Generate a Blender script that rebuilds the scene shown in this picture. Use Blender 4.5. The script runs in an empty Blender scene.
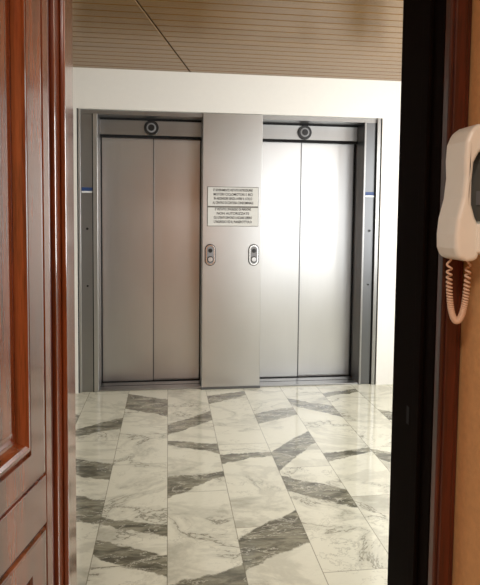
import bpy, bmesh, math, random
from mathutils import Vector, Matrix
random.seed(4)
S=bpy.context.scene
C=S.collection
S.view_settings.view_transform='Standard'
S.view_settings.look='None'

# ---------------------------------------------------------------- materials
def newmat(name):
    m=bpy.data.materials.new(name); m.use_nodes=True
    nt=m.node_tree; b=nt.nodes['Principled BSDF']
    return m,nt,b
class N:
    def __init__(s,nt): s.nt=nt
    def node(s,t,**k):
        n=s.nt.nodes.new(t)
        for a,v in k.items(): setattr(n,a,v)
        return n
    def put(s,sock,v):
        if isinstance(v,bpy.types.NodeSocket): s.nt.links.new(v,sock)
        else: sock.default_value=v
    def math(s,op,a,b=None,c=None,clamp=False):
        n=s.node('ShaderNodeMath',operation=op,use_clamp=clamp)
        s.put(n.inputs[0],a)
        if b is not None: s.put(n.inputs[1],b)
        if c is not None: s.put(n.inputs[2],c)
        return n.outputs[0]
    def mix(s,f,a,b):
        n=s.node('ShaderNodeMix',data_type='RGBA')
        s.put(n.inputs[0],f); s.put(n.inputs[6],a); s.put(n.inputs[7],b)
        return n.outputs[2]
    def noise(s,vec,scale,detail=4,rough=.5,dist=0):
        n=s.node('ShaderNodeTexNoise')
        if vec is not None: s.put(n.inputs['Vector'],vec)
        n.inputs['Scale'].default_value=scale; n.inputs['Detail'].default_value=detail
        n.inputs['Roughness'].default_value=rough; n.inputs['Distortion'].default_value=dist
        return n.outputs[0]
    def coord(s): return s.node('ShaderNodeTexCoord').outputs['Object']
    def mapping(s,vec,scale=(1,1,1),rot=(0,0,0)):
        n=s.node('ShaderNodeMapping'); s.put(n.inputs[0],vec)
        n.inputs['Scale'].default_value=scale; n.inputs['Rotation'].default_value=rot
        return n.outputs[0]
    def smooth(s,v,a,b,o0=0,o1=1):
        n=s.node('ShaderNodeMapRange',interpolation_type='SMOOTHSTEP')
        s.put(n.inputs[0],v); n.inputs[1].default_value=a; n.inputs[2].default_value=b
        n.inputs[3].default_value=o0; n.inputs[4].default_value=o1
        return n.outputs[0]
    def bump(s,h,strength,dist,b):
        n=s.node('ShaderNodeBump'); n.inputs['Strength'].default_value=strength
        n.inputs['Distance'].default_value=dist; s.put(n.inputs['Height'],h)
        s.nt.links.new(n.outputs[0],b.inputs['Normal'])
def rgb(r,g,b): # srgb 0-255 -> linear
    f=lambda c:(c/255/12.92) if c/255<=.04045 else ((c/255+.055)/1.055)**2.4
    return (f(r),f(g),f(b),1)

def plain(name,col,rough=.5,metal=0,var=.08,scale=30,bump=0,bd=.002,coat=0,spec=.5):
    m,nt,b=newmat(name); n=N(nt); co=n.coord()
    f=n.noise(co,scale,4)
    c2=tuple(x*(1-var*2) for x in col[:3])+(1,)
    nt.links.new(n.mix(f,col,c2),b.inputs['Base Color'])
    b.inputs['Roughness'].default_value=rough; b.inputs['Metallic'].default_value=metal
    b.inputs['Coat Weight'].default_value=coat
    b.inputs['Specular IOR Level'].default_value=spec
    if bump: n.bump(f,bump,bd,b)
    return m

def steel(name,col,rough,horizontal=False):
    m,nt,b=newmat(name); n=N(nt); co=n.coord()
    sc=(4,4,260) if horizontal else (260,260,4)
    f=n.noise(n.mapping(co,sc),1,2)
    g=n.noise(n.mapping(co,(1.6,1.6,.9)),1.3,2)
    k=n.math('ADD',n.math('MULTIPLY',g,.82),n.math('MULTIPLY',f,.18))
    c=n.mix(k,tuple(x*.78 for x in col[:3])+(1,),tuple(x*1.1 for x in col[:3])+(1,))
    nt.links.new(c,b.inputs['Base Color'])
    b.inputs['Metallic'].default_value=1
    nt.links.new(n.smooth(f,.2,.8,rough-.015,rough+.025),b.inputs['Roughness'])
    return m

def wood(name,dark,light,rough=.22,axis='z',coat=.6):
    m,nt,b=newmat(name); n=N(nt); co=n.coord()
    sc={'z':(14,14,.9),'x':(.9,14,14),'y':(14,.9,14)}[axis]
    mp=n.mapping(co,sc)
    f=n.noise(mp,1.8,7,.6,.6)
    sc2=tuple(v*6 for v in sc)
    g=n.noise(n.mapping(co,sc2),3,3)
    f2=n.math('MULTIPLY_ADD',g,.3,n.math('MULTIPLY',f,.8))
    nt.links.new(n.mix(n.smooth(f2,.32,.76),dark,light),b.inputs['Base Color'])
    b.inputs['Roughness'].default_value=rough
    b.inputs['Coat Weight'].default_value=coat; b.inputs['Coat Roughness'].default_value=.1
    n.bump(g,.05,.0005,b)
    return m

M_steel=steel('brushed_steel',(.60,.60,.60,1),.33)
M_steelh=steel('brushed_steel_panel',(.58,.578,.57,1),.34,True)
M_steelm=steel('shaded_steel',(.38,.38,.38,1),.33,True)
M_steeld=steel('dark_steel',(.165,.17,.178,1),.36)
M_wall=plain('white_plaster',rgb(238,237,232),.75,var=.02,bump=.15)
M_tan=plain('tan_plaster',rgb(226,170,112),.85,var=.14,scale=55,bump=.5,bd=.004)
M_shadow=plain('shaft_black',(.01,.01,.01,1),.8,spec=.1)
M_matteblack=plain('matte_black',(.012,.012,.013,1),.7,spec=.15)  # flat black: painted shade strips, also sill groove and strike plate
M_mah=wood('mahogany',rgb(60,24,11),rgb(134,64,30),.2,coat=.8)
M_mah2=wood('mahogany_trim',rgb(46,17,9),rgb(96,38,20),.32,coat=.2)
M_gdoor=plain('reflection_door_grey',rgb(128,128,128),.4,var=.04)  # grey of the added door that shows in the steel reflections
M_jamb=plain('shaded_jamb',(.006,.003,.002,1),.7,var=.2,spec=.03)  # shade of the right jamb put into its near-black colour
M_black=plain('black_plastic',(.012,.012,.013,1),.3)
M_grey=plain('grey_plastic',(.25,.25,.26,1),.4)
M_dgrey=plain('dark_grey_plastic',(.16,.15,.13,1),.5)
M_cream=plain('cream_plastic',rgb(238,236,226),.35,var=.03,coat=.3)
M_cord=plain('cord_plastic',rgb(222,188,162),.45,var=.05)
M_sign=plain('sign_plate',rgb(212,212,208),.4,var=.03)
M_ink=plain('sign_ink',rgb(58,56,54),.6)
M_blue=plain('label_blue',rgb(36,66,120),.5)
M_white=plain('label_white',rgb(225,230,235),.5,var=.02)
M_brass=plain('brass',rgb(160,120,60),.35,1)
M_chrome=plain('chrome',(.75,.75,.75,1),.2,1)

# marble
def marble():
    m,nt,b=newmat('arabescato_marble'); n=N(nt); co=n.coord()
    sp=n.node('ShaderNodeSeparateXYZ'); nt.links.new(co,sp.inputs[0])
    W=.307; L=.93
    xs=n.math('DIVIDE',sp.outputs[0],W); col=n.math('FLOOR',xs)
    ys=n.math('ADD',n.math('DIVIDE',sp.outputs[1],L),n.math('FRACT',n.math('MULTIPLY',col,.381)))
    row=n.math('FLOOR',ys)
    cb=n.node('ShaderNodeCombineXYZ')
    n.put(cb.inputs[0],n.math('ADD',sp.outputs[0],n.math('MULTIPLY',col,3.71)))
    n.put(cb.inputs[1],n.math('ADD',sp.outputs[1],n.math('MULTIPLY',row,5.13)))
    n.put(cb.inputs[2],n.math('ADD',n.math('MULTIPLY',col,2.3),n.math('MULTIPLY',row,1.91)))
    v=n.mapping(cb.outputs[0],(1,1.5,1),(0,0,.6))
    n1=n.noise(v,1.7,8,.62,.5)
    a1=n.math('ABSOLUTE',n.math('SUBTRACT',n1,.5))
    vein=n.smooth(a1,.0,.014,1,0)
    soft=n.smooth(a1,.0,.06,.25,0)
    n2=n.noise(v,4.2,7,.65,.4)
    vein2=n.smooth(n.math('ABSOLUTE',n.math('SUBTRACT',n2,.49)),0,.012,.55,0)
    cloud=n.smooth(n.noise(v,1.8,8,.66,.3),.53,.68,0,.5)
    mod=n.smooth(n.noise(v,1.5,2),.42,.6,.12,1)
    vv=n.math('MULTIPLY',n.math('MAXIMUM',vein,vein2),mod)
    f=n.math('MAXIMUM',n.math('MAXIMUM',n.math('MULTIPLY',vv,.85),cloud),soft)
    fine=n.noise(co,38,5,.7)
    f=n.math('ADD',f,n.math('MULTIPLY',n.math('SUBTRACT',fine,.5),.2),clamp=True)
    basew=rgb(220,218,200); greyl=rgb(116,113,98)
    c=n.mix(f,basew,greyl)
    at=n.node('ShaderNodeAttribute'); at.attribute_name='patch'
    wob=n.noise(co,6,6,.62,.3)
    wob2=n.noise(co,40,4,.6)
    pf=n.math('ADD',at.outputs['Fac'],n.math('MULTIPLY',n.math('SUBTRACT',wob,.5),1.6))
    pf=n.math('ADD',pf,n.math('MULTIPLY',n.math('SUBTRACT',wob2,.5),.35))
    pm=n.math('MULTIPLY',n.smooth(pf,.38,.58),n.smooth(at.outputs['Fac'],.0,.15))
    sv=n.mapping(co,(2.2,6,1),(0,0,-.35))
    streak=n.noise(sv,3,8,.7,.4)
    dk=n.mix(n.smooth(streak,.36,.66),rgb(88,86,74),rgb(150,147,128))
    wv=n.smooth(n.math('ABSOLUTE',n.math('SUBTRACT',n.noise(sv,1.8,6,.65,.5),.52)),0,.016,.75,0)
    dk=n.mix(wv,dk,rgb(205,203,187))
    c=n.mix(pm,c,dk)
    fx=n.math('FRACT',xs); ex=n.math('MINIMUM',fx,n.math('SUBTRACT',1,fx))
    fy=n.math('FRACT',ys); ey=n.math('MINIMUM',fy,n.math('SUBTRACT',1,fy))
    j=n.math('MAXIMUM',n.math('LESS_THAN',ex,.0065),n.math('MULTIPLY',n.math('LESS_THAN',ey,.0025),.8))
    c=n.mix(n.math('MULTIPLY',j,.6),c,rgb(104,98,80))
    nt.links.new(c,b.inputs['Base Color'])
    b.inputs['Roughness'].default_value=.09
    b.inputs['Specular IOR Level'].default_value=.9
    return m
M_marble=marble()

def ceilmat():
    m,nt,b=newmat('bronze_slat'); n=N(nt); co=n.coord()
    f=n.noise(n.mapping(co,(.6,10,10)),1.3,4)
    nt.links.new(n.mix(f,rgb(98,70,32),rgb(142,106,54)),b.inputs['Base Color'])
    b.inputs['Roughness'].default_value=.25; b.inputs['Metallic'].default_value=.4
    return m
M_ceil=ceilmat()

# ---------------------------------------------------------------- mesh helpers
def box(bm,x0,x1,y0,y1,z0,z1):
    v=[bm.verts.new(p) for p in [(x0,y0,z0),(x1,y0,z0),(x1,y1,z0),(x0,y1,z0),(x0,y0,z1),(x1,y0,z1),(x1,y1,z1),(x0,y1,z1)]]
    for f in [(0,3,2,1),(4,5,6,7),(0,1,5,4),(1,2,6,5),(2,3,7,6),(3,0,4,7)]:
        bm.faces.new([v[i] for i in f])
def finish(name,bm,mat,parent=None,bevel=0,seg=2,smooth=False):
    bmesh.ops.recalc_face_normals(bm,faces=bm.faces[:])
    me=bpy.data.meshes.new(name); bm.to_mesh(me); bm.free()
    o=bpy.data.objects.new(name,me); C.objects.link(o)
    me.materials.append(mat)
    if smooth:
        for p in me.polygons: p.use_smooth=True
    if bevel:
        md=o.modifiers.new('bevel','BEVEL'); md.width=bevel; md.segments=seg; md.limit_method='ANGLE'
    if parent: o.parent=parent
    return o
def boxes(name,lst,mat,parent=None,bevel=0,seg=2):
    bm=bmesh.new()
    for b in lst: box(bm,*b)
    return finish(name,bm,mat,parent,bevel,seg)
def empty(name,loc=(0,0,0)):
    e=bpy.data.objects.new(name,None); C.objects.link(e); e.location=loc; e.empty_display_size=.1
    return e
def disc(name,x,y,z,r,depth,mat,parent,seg=40,bevel=.0015):
    bm=bmesh.new()
    bmesh.ops.create_cone(bm,cap_ends=True,segments=seg,radius1=r,radius2=r,depth=depth,
        matrix=Matrix.Translation((x,y,z))@Matrix.Rotation(math.pi/2,4,'X'))
    return finish(name,bm,mat,parent,bevel)
def prism_xz(name,pts,y0,y1,mat,parent,bevel=0,seg=3):
    bm=bmesh.new()
    a=[bm.verts.new((p[0],y0,p[1])) for p in pts]; b=[bm.verts.new((p[0],y1,p[1])) for p in pts]
    bm.faces.new(a); bm.faces.new(b[::-1])
    k=len(pts)
    for i in range(k): bm.faces.new([a[i],b[i],b[(i+1)%k],a[(i+1)%k]])
    return finish(name,bm,mat,parent,bevel,seg)

# ---------------------------------------------------------------- room shell
CEIL=2.53; XL=-1.7; XR=2.8; YL0=1.56; YW=4.47; TOP=2.225
bm=bmesh.new()
la=bm.verts.layers.float.new('patch')
vs=[bm.verts.new(p) for p in [(-1.9,-2.1,0),(3.0,-2.1,0),(3.0,5.0,0),(-1.9,5.0,0)]]
bm.faces.new(vs)
W=.307
P=[(-1,4.40,4.10,4.26,3.90),(-2,3.71,3.60,3.92,3.72),(-2,3.33,3.13,3.20,3.01),(-2,2.90,2.69,2.81,2.60),
(0,3.75,3.59,3.98,3.80),(0,3.49,3.44,3.42,3.28),(0,3.01,2.78,3.05,3.00),(1,3.25,3.14,3.27,3.23),
(-1,2.63,2.59,2.55,2.45),(-1,2.47,2.35,2.31,2.18),(1,4.32,4.12,4.39,4.31),(2,3.90,3.73,4.01,3.85),
(3,4.20,4.05,4.01,3.78),(2,3.27,3.02,3.56,3.38),(2,2.96,2.80,2.79,2.60),(3,3.22,3.12,3.26,3.22),
(1,2.40,2.18,2.62,2.34),(0,2.12,1.96,2.22,2.05),(4,3.25,3.1,3.1,2.85),(5,3.9,3.7,3.7,3.45),(-3,3.3,3.1,3.5,3.3),
(-3,4.2,4.0,4.0,3.8),(5,2.8,2.6,3.0,2.85),(3,2.2,2.0,2.4,2.25),(-1,1.95,1.8,1.85,1.65),(-2,1.9,1.7,2.05,1.9),(4,4.3,4.2,4.36,4.3),(6,3.3,3.1,3.5,3.2)]
corr=lambda y:y*(1-.012*(4.3-y))
for k,l0,l1,r0,r1 in P:
    l0,l1,r0,r1=map(corr,(l0,l1,r0,r1))
    n=10; prev=None
    for i in range(n+1):
        t=i/n; x=(k+t)*W
        a=l0+(r0-l0)*t; b=l1+(r1-l1)*t
        h=(a-b)/2; inn=min(.035,h*.9)
        w=min(1,.5+inn/.05)
        rows=[(a+.035,0),(a-inn,w),(b+inn,w),(b-.035,0)]
        cur=[]
        for y,w in rows:
            v=bm.verts.new((x,y,.0006)); v[la]=w; cur.append(v)
        if prev:
            for j in range(3): bm.faces.new([prev[j],cur[j],cur[j+1],prev[j+1]])
        prev=cur
floor=finish('floor',bm,M_marble)

boxes('wall_back',[(XL,-.70,YW,5.0,0,CEIL),(1.745,XR,YW,5.0,0,CEIL),(-.70,1.745,YW,5.0,TOP,CEIL)],M_wall)
boxes('wall_left',[(XL-.1,XL,1.30,5.0,0,CEIL)],M_wall)
boxes('wall_right',[(XR,XR+.15,1.3,2.2,0,CEIL),(XR,XR+.15,3.7,5.0,0,CEIL),(XR,XR+.15,2.2,3.7,0,.9),(XR,XR+.15,2.2,3.7,2.3,CEIL)],M_wall)
wn=boxes('wall_front',[(XL,-.282,1.31,1.56,0,CEIL),(.69,1.15,1.31,1.56,0,CEIL),(-.282,.69,1.31,1.56,2.15,CEIL),
 (1.15,2.65,1.31,1.56,0,.55),(1.15,2.65,1.31,1.56,2.40,CEIL),(2.65,XR,1.31,1.56,0,CEIL)],M_wall)
boxes('wall_front_hall',[(-1.3,-.34,1.30,1.31,0,CEIL),(-.34,.72,1.30,1.31,2.22,CEIL)],M_tan)
boxes('wall_hall_right',[(.72,.84,-2.0,1.31,0,CEIL)],M_tan)
boxes('wall_hall_left',[(-1.4,-1.3,-2.0,1.31,0,CEIL)],M_tan)
boxes('wall_hall_rear',[(-1.4,.84,-2.1,-2.0,0,CEIL)],M_tan)
boxes('ceiling_hall',[(-1.4,.84,-2.1,1.31,CEIL,CEIL+.1)],M_wall)
def window(name,axis,a0,a1,z0,z1,p):
    e=empty(name)
    L=[]; t=.05; mid=(a0+a1)/2
    for (u0,u1,w0,w1) in [(a0,a0+t,z0,z1),(a1-t,a1,z0,z1),(a0,a1,z0,z0+t),(a0,a1,z1-t,z1),(mid-.03,mid+.03,z0,z1)]:
        if axis=='x': L.append((u0,u1,p,p+.05,w0,w1))
        else: L.append((p,p+.05,u0,u1,w0,w1))
    boxes('frame',L,M_white,e,.004)
    return e
window('window_1','x',1.15,2.65,.55,2.40,1.42)
window('side_fill_window','y',2.2,3.7,.9,2.3,XR+.05)  # unseen window, added for side light on the lobby floor
nd=empty('reflection_door')  # unseen door, added to darken reflections in the left elevator
boxes('frame',[(-1.50,-1.44,1.561,1.59,.0006,2.15),(-.56,-.50,1.561,1.59,.0006,2.15),(-1.44,-.56,1.561,1.59,2.09,2.15)],M_gdoor,nd,.004)
boxes('leaf',[(-1.44,-.56,1.561,1.575,.005,2.09)],M_gdoor,nd,.002)
boxes('raised_panels',[(-1.32,-.68,1.575,1.585,.15,.73),(-1.32,-.68,1.575,1.585,.86,1.98)],M_gdoor,nd,.006,3)
boxes('handle',[(-.66,-.62,1.575,1.58,.95,1.15),(-.76,-.64,1.60,1.615,1.06,1.08),(-.65,-.635,1.575,1.61,1.06,1.08)],M_brass,nd,.003)

# slatted ceiling
bm=bmesh.new()
y=1.56; 
seam=lambda yy:.175+(yy-4.5)*.237
while y<YW:
    y1=min(y+.091,YW)
    xs0=seam(y); xs1=seam(y1)
    for (xa,xb,xc,xd) in [(XL,xs0-.005,xs1-.005,XL),(xs0+.005,XR,XR,xs1+.005)]:
        z0=CEIL; z1=CEIL+.012
        v=[bm.verts.new(q) for q in [(xa,y,z0),(xb,y,z0),(xc,y1,z0),(xd,y1,z0),(xa,y,z1),(xb,y,z1),(xc,y1,z1),(xd,y1,z1)]]
        for f in [(0,3,2,1),(4,5,6,7),(0,1,5,4),(1,2,6,5),(2,3,7,6),(3,0,4,7)]: bm.faces.new([v[i] for i in f])
    y+=.098
ceil=empty('ceiling')
finish('slats',bm,M_ceil,ceil,.002,1)
boxes('backing',[(XL-.1,XR+.15,1.31,5.0,CEIL+.013,CEIL+.1)],M_shadow,ceil)

# ---------------------------------------------------------------- elevators
def elevator(name,x0,x1,split,fx0,fx1,side):
    e=empty(name)
    yd=4.72
    boxes('door_leaf_1',[(x0-.02,split,yd,yd+.03,.012,2.055)],M_steel,e,.003)
    boxes('door_leaf_2',[(split+.004,x1+.02,yd+.012,yd+.042,.012,2.055)],M_steel,e,.003)
    boxes('leaf_edge',[(split-.003,split+.006,yd-.004,yd+.0,.014,2.05)],M_steeld,e,.001)
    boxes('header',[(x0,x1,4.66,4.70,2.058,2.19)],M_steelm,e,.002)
    boxes('header_shade_strip',[(x0,x1,4.668,4.715,2.040,2.058),(x0,x1,4.655,4.70,2.175,2.19)],M_matteblack,e)  # black strips paint the shade lines above and below the header
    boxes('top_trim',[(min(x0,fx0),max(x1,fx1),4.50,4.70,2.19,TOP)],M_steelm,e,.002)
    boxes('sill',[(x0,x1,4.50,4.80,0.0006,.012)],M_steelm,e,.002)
    boxes('sill_groove',[(x0,x1,4.70,4.718,0.012,.016),(x0,x1,4.60,4.61,0.0118,.0128)],M_matteblack,e)
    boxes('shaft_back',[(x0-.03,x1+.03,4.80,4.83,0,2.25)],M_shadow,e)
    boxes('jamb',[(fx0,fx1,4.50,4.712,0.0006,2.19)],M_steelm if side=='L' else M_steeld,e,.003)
    boxes('door_shade_strip',[(x0,x0+.007,4.70,4.719,.012,2.04),(x1-.007,x1,4.70,4.731,.012,2.04)],M_matteblack,e)  # black strips paint the shade where doors meet the jambs
    if side=='L':
        boxes('jamb_trim',[(fx0+.006,fx0+.022,4.478,4.50,.0006,TOP),(fx1-.034,fx1-.001,4.485,4.50,.0006,2.19)],M_steelh,e,.002)
        boxes('jamb_shadow_gap',[(fx0-.003,fx0+.006,4.480,4.50,.0006,TOP),(fx1-.042,fx1-.034,4.492,4.50,.0006,2.19)],M_matteblack,e)
    else:
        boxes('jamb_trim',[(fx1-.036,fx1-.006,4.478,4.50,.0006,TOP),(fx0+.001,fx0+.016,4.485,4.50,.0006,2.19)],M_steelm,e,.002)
        boxes('jamb_shadow_gap',[(fx1-.006,fx1+.003,4.480,4.50,.0006,TOP),(fx1-.044,fx1-.036,4.492,4.50,.0006,2.19)],M_matteblack,e)
    cx=(x0+x1)/2 if side=='L' else x0+.385
    disc('indicator_ring',cx,4.652,2.118,.060,.018,M_black,e,bevel=.004)
    disc('indicator_bezel',cx,4.641,2.118,.038,.006,M_grey,e)
    disc('indicator_lens',cx,4.636,2.118,.026,.006,M_black,e)
    lx=(fx0+fx1)/2-.006
    boxes('label_blue',[(lx-.042,lx+.042,4.496,4.4995,1.594,1.622)],M_blue,e)
    boxes('label_white',[(lx-.042,lx+.042,4.496,4.4995,1.580,1.5935)],M_white,e)
    disc('key_switch',lx,4.497,1.30,.010,.006,M_black,e,bevel=.001)
    disc('key_switch_low',lx,4.497,.85,.008,.006,M_black,e,bevel=.001)
    return e
elevator('elevator',-.545,.271,-.122,-.697,-.545,'L')
elevator('elevator',.751,1.60,1.125,1.60,1.742,'R')

pl=empty('steel_pillar')
boxes('cladding',[(.272,.750,4.478,4.715,.0006,TOP-.002)],M_steelh,pl,.004,3)
boxes('base_strip',[(.268,.754,4.472,4.478,.0006,.02)],M_steeld,pl,.001)

# notice sign: two stacked text panels
sg=empty('notice_sign')
boxes('upper_plate',[(.312,.718,4.472,4.4775,1.490,1.640)],M_sign,sg,.002)
boxes('lower_plate',[(.312,.718,4.472,4.4775,1.332,1.478)],M_sign,sg,.002)
boxes('backing',[(.308,.722,4.476,4.478,1.328,1.644)],M_dgrey,sg)
lines=["E' SEVERAMENTE VIETATO INTRODURRE","MOTORI CICLOMOTORI E BICI","IN ASCENSORE SENZA AVERE IL COLLO","AL CENTRO DI CORTESIA CONDOMINIALE",None,
"E' VIETATO L'INGRESSO DI PERSONE","NON AUTORIZZATE","GLI UTENTI DEVONO LASCIARE LIBERO","L'INGRESSO ED IL PIANEROTTOLO"]
z=1.616
for i,t in enumerate(lines):
    if t is None: z-=.018; continue
    cu=bpy.data.curves.new('text_line','FONT'); cu.body=t; cu.size=.028; cu.align_x='CENTER'; cu.align_y='CENTER'; cu.extrude=.0003
    cu.offset=.0005
    o=bpy.data.objects.new('text_line_%d'%(i+1),cu); C.objects.link(o); o.parent=sg
    o.location=(.515,4.4714,z); o.rotation_euler=(math.pi/2,0,0); cu.materials.append(M_ink)
    ww=len(t)*.0184
    o.scale=(min(1,.375/ww),1,1)
    z-=.0335

def callbtn(x,z):
    e=empty('elevator_call_button')
    def cap(nm,w,h,y0,y1,mat,bev,zc=z):
        pts=[]
        r=w/2
        for k in range(17):
            a=math.pi*k/16; pts.append((x+r*math.cos(a),zc+h/2-r+r*math.sin(a)))
        for k in range(17):
            a=math.pi+math.pi*k/16; pts.append((x+r*math.cos(a),zc-h/2+r+r*math.sin(a)))
        prism_xz(nm,pts,y0,y1,mat,e,bev)
    cap('plate_outline',.088,.176,4.474,4.478,M_black,.001)
    cap('plate_rim',.076,.164,4.466,4.475,M_chrome,.002)
    cap('plate_inset',.054,.142,4.463,4.4665,M_grey,.001)
    disc('push_button',x,4.460,z-.035,.019,.008,M_steel,e)
    disc('button_ring',x,4.462,z-.035,.025,.003,M_black,e,bevel=.0005)
    disc('arrow_lamp',x,4.462,z+.035,.017,.004,M_black,e,bevel=.0005)
callbtn(.335,1.098); callbtn(.688,1.098)

# ---------------------------------------------------------------- doorway frame
df=empty('door_frame')
boxes('jamb_left',[(-.282,-.252,1.31,1.56,0.0006,2.15),(-.252,-.240,1.37,1.41,0.0006,2.12)],M_mah,df,.003)
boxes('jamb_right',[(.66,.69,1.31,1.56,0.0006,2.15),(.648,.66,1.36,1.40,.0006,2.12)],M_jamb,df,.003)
boxes('jamb_head',[(-.252,.66,1.31,1.56,2.12,2.15)],M_mah2,df,.003)
boxes('architrave_left',[(-.335,-.262,1.290,1.309,0.0006,2.20)],M_mah2,df,.004)
boxes('architrave_right',[(.662,.716,1.282,1.309,0.0006,2.20),(.672,.704,1.276,1.284,.0006,2.19)],M_mah2,df,.004,3)
boxes('architrave_head',[(-.262,.662,1.285,1.309,2.125,2.20)],M_mah2,df,.004)
boxes('lobby_architrave',[(-.36,-.284,1.561,1.58,.0006,2.24),(.692,.768,1.561,1.58,.0006,2.24),(-.284,.692,1.561,1.58,2.16,2.24)],M_mah2,df,.004)
boxes('strike_plate',[(.6590,.660,1.440,1.456,.84,.89)],M_matteblack,df,.0004)

# ---------------------------------------------------------------- open panelled door
d=empty('door_1',(-.258,1.272,0)); d.rotation_euler=(0,0,math.radians(-103.4))
LW=.88; LZ0=.012; LZ1=2.11; ST=.028
panels=[(.839,1.99),(.15,.729)]
bm=bmesh.new()
prof=[(0,0),(.002,-.004),(.006,-.004),(.010,.002),(.016,.003),(.074,.003),(.078,-.003),(.083,-.003),(.087,.006),(.093,.011),(.100,.012),(.107,.008),(.113,-.001),(.118,-.006),(.124,-.006),(.150,.002)]
def ring(bm,x0,x1,z0,z1,dy,sgn,base):
    return [bm.verts.new((x,base+sgn*dy,z)) for x,z in [(x0,z0),(x1,z0),(x1,z1),(x0,z1)]]
for sgn,base in [(1,0),(-1,-.045)]:
    for z0,z1 in panels:
        prev=None
        for off,dy in prof:
            r=ring(bm,ST+off,LW-ST-off,z0+off,z1-off,dy,sgn,base)
            if prev:
                for j in range(4): bm.faces.new([prev[j],r[j],r[(j+1)%4],prev[(j+1)%4]])
            prev=r
        bm.faces.new(prev)
finish('panel_mouldings',bm,M_mah,d)
boxes('leaf_frame',[(0,ST,-.045,0,LZ0,LZ1),(LW-ST,LW,-.045,0,LZ0,LZ1),(ST,LW-ST,-.045,0,LZ0,.15),(ST,LW-ST,-.045,0,.729,.839),(ST,LW-ST,-.045,0,1.99,LZ1)],M_mah,d,.002)
boxes('leaf_core',[(ST,LW-ST,-.030,-.015,.15,1.99)],M_mah2,d)
boxes('handle_plate',[(LW-.026,LW-.004,.0,.004,.95,1.17)],M_brass,d,.001)
boxes('handle_lever',[(LW-.020,LW-.008,.004,.055,1.075,1.09),(LW-.13,LW-.008,.043,.055,1.073,1.092)],M_brass,d,.004)

# ---------------------------------------------------------------- intercom
ic=empty('intercom_phone')
boxes('wall_base',[(.676,.7195,1.085,1.236,1.33,1.60)],M_cream,ic,.010,4)
boxes('cradle_shade_panel',[(.674,.677,1.118,1.212,1.405,1.555)],M_dgrey,ic,.001)  # dark panel paints the shade in the gap behind the handset
boxes('hook_cradle',[(.655,.680,1.125,1.205,1.335,1.40),(.655,.680,1.13,1.20,1.560,1.592)],M_cream,ic,.006,3)
hp=[(.676,1.614),(.655,1.612),(.638,1.600),(.628,1.575),(.626,1.54),(.628,1.50),(.624,1.455),(.613,1.41),(.610,1.375),(.611,1.345),(.618,1.325),(.640,1.316),(.664,1.320),(.668,1.34),(.664,1.395),(.655,1.412),(.646,1.44),(.645,1.49),(.648,1.53),(.658,1.550),(.676,1.565)]
prism_xz('handset',hp,1.128,1.222,M_cream,ic,.010,4)
boxes('door_release_button',[(.671,.674,1.13,1.16,1.44,1.47)],M_grey,ic,.0005)
pts=[]
def path(t):
    a=math.pi*t
    x=.630+.034*(1-math.cos(a))/2
    z=1.322-.143*math.sin(a)**.6 if 0<t<1 else 1.322
    return Vector((x,1.19-.02*t,z))
NT=1500; turns=52
for i in range(NT+1):
    t=i/NT
    p=path(t); q=path(min(1,t+.002)); p0=path(max(0,t-.002))
    T=(q-p0).normalized(); Bn=Vector((0,1,0)); Nn=T.cross(Bn).normalized()
    a=2*math.pi*turns*t
    pts.append(p+(Nn*math.cos(a)+Bn*math.sin(a))*.0050)
cu=bpy.data.curves.new('cord','CURVE'); cu.dimensions='3D'; sp=cu.splines.new('POLY'); sp.points.add(len(pts)-1)
for i,p in enumerate(pts): sp.points[i].co=(*p,1)
cu.bevel_depth=.0025; cu.bevel_resolution=2; cu.materials.append(M_cord)
o=bpy.data.objects.new('cord',cu); C.objects.link(o); o.parent=ic

# ---------------------------------------------------------------- lights
R=math.radians
def area(name,loc,rot,sx,sy,p,col):
    l=bpy.data.lights.new(name,'AREA'); l.shape='RECTANGLE'; l.size=sx; l.size_y=sy; l.energy=p; l.color=col
    o=bpy.data.objects.new(name,l); C.objects.link(o); o.location=loc; o.rotation_euler=rot
area('window_daylight',(1.90,1.50,1.475),(R(-90),0,R(180)),1.4,1.75,19,(1,.99,.96))
area('side_fill',(XR+.03,2.95,1.6),(0,R(90),0),1.3,1.4,78,(1,.99,.96))  # fill light standing in the added side window
area('hall_lamp',(-.35,-.5,2.45),(0,0,0),.5,.5,38,(1,.94,.85))
w=bpy.data.worlds.new('world'); S.world=w; w.use_nodes=True
w.node_tree.nodes['Background'].inputs[0].default_value=(.9,.95,1,1)
w.node_tree.nodes['Background'].inputs[1].default_value=1.0

# ---------------------------------------------------------------- camera
cam=bpy.data.cameras.new('camera'); co=bpy.data.objects.new('camera',cam); C.objects.link(co)
co.location=(0,0,1.41)
co.rotation_euler=(Matrix.Rotation(R(-7.33),4,'Z')@Matrix.Rotation(R(86.5),4,'X')@Matrix.Rotation(R(.6),4,'Z')).to_euler()
cam.sensor_fit='HORIZONTAL'; cam.sensor_width=36; cam.lens=42; cam.shift_y=-.0875
cam.clip_start=.02
S.camera=co
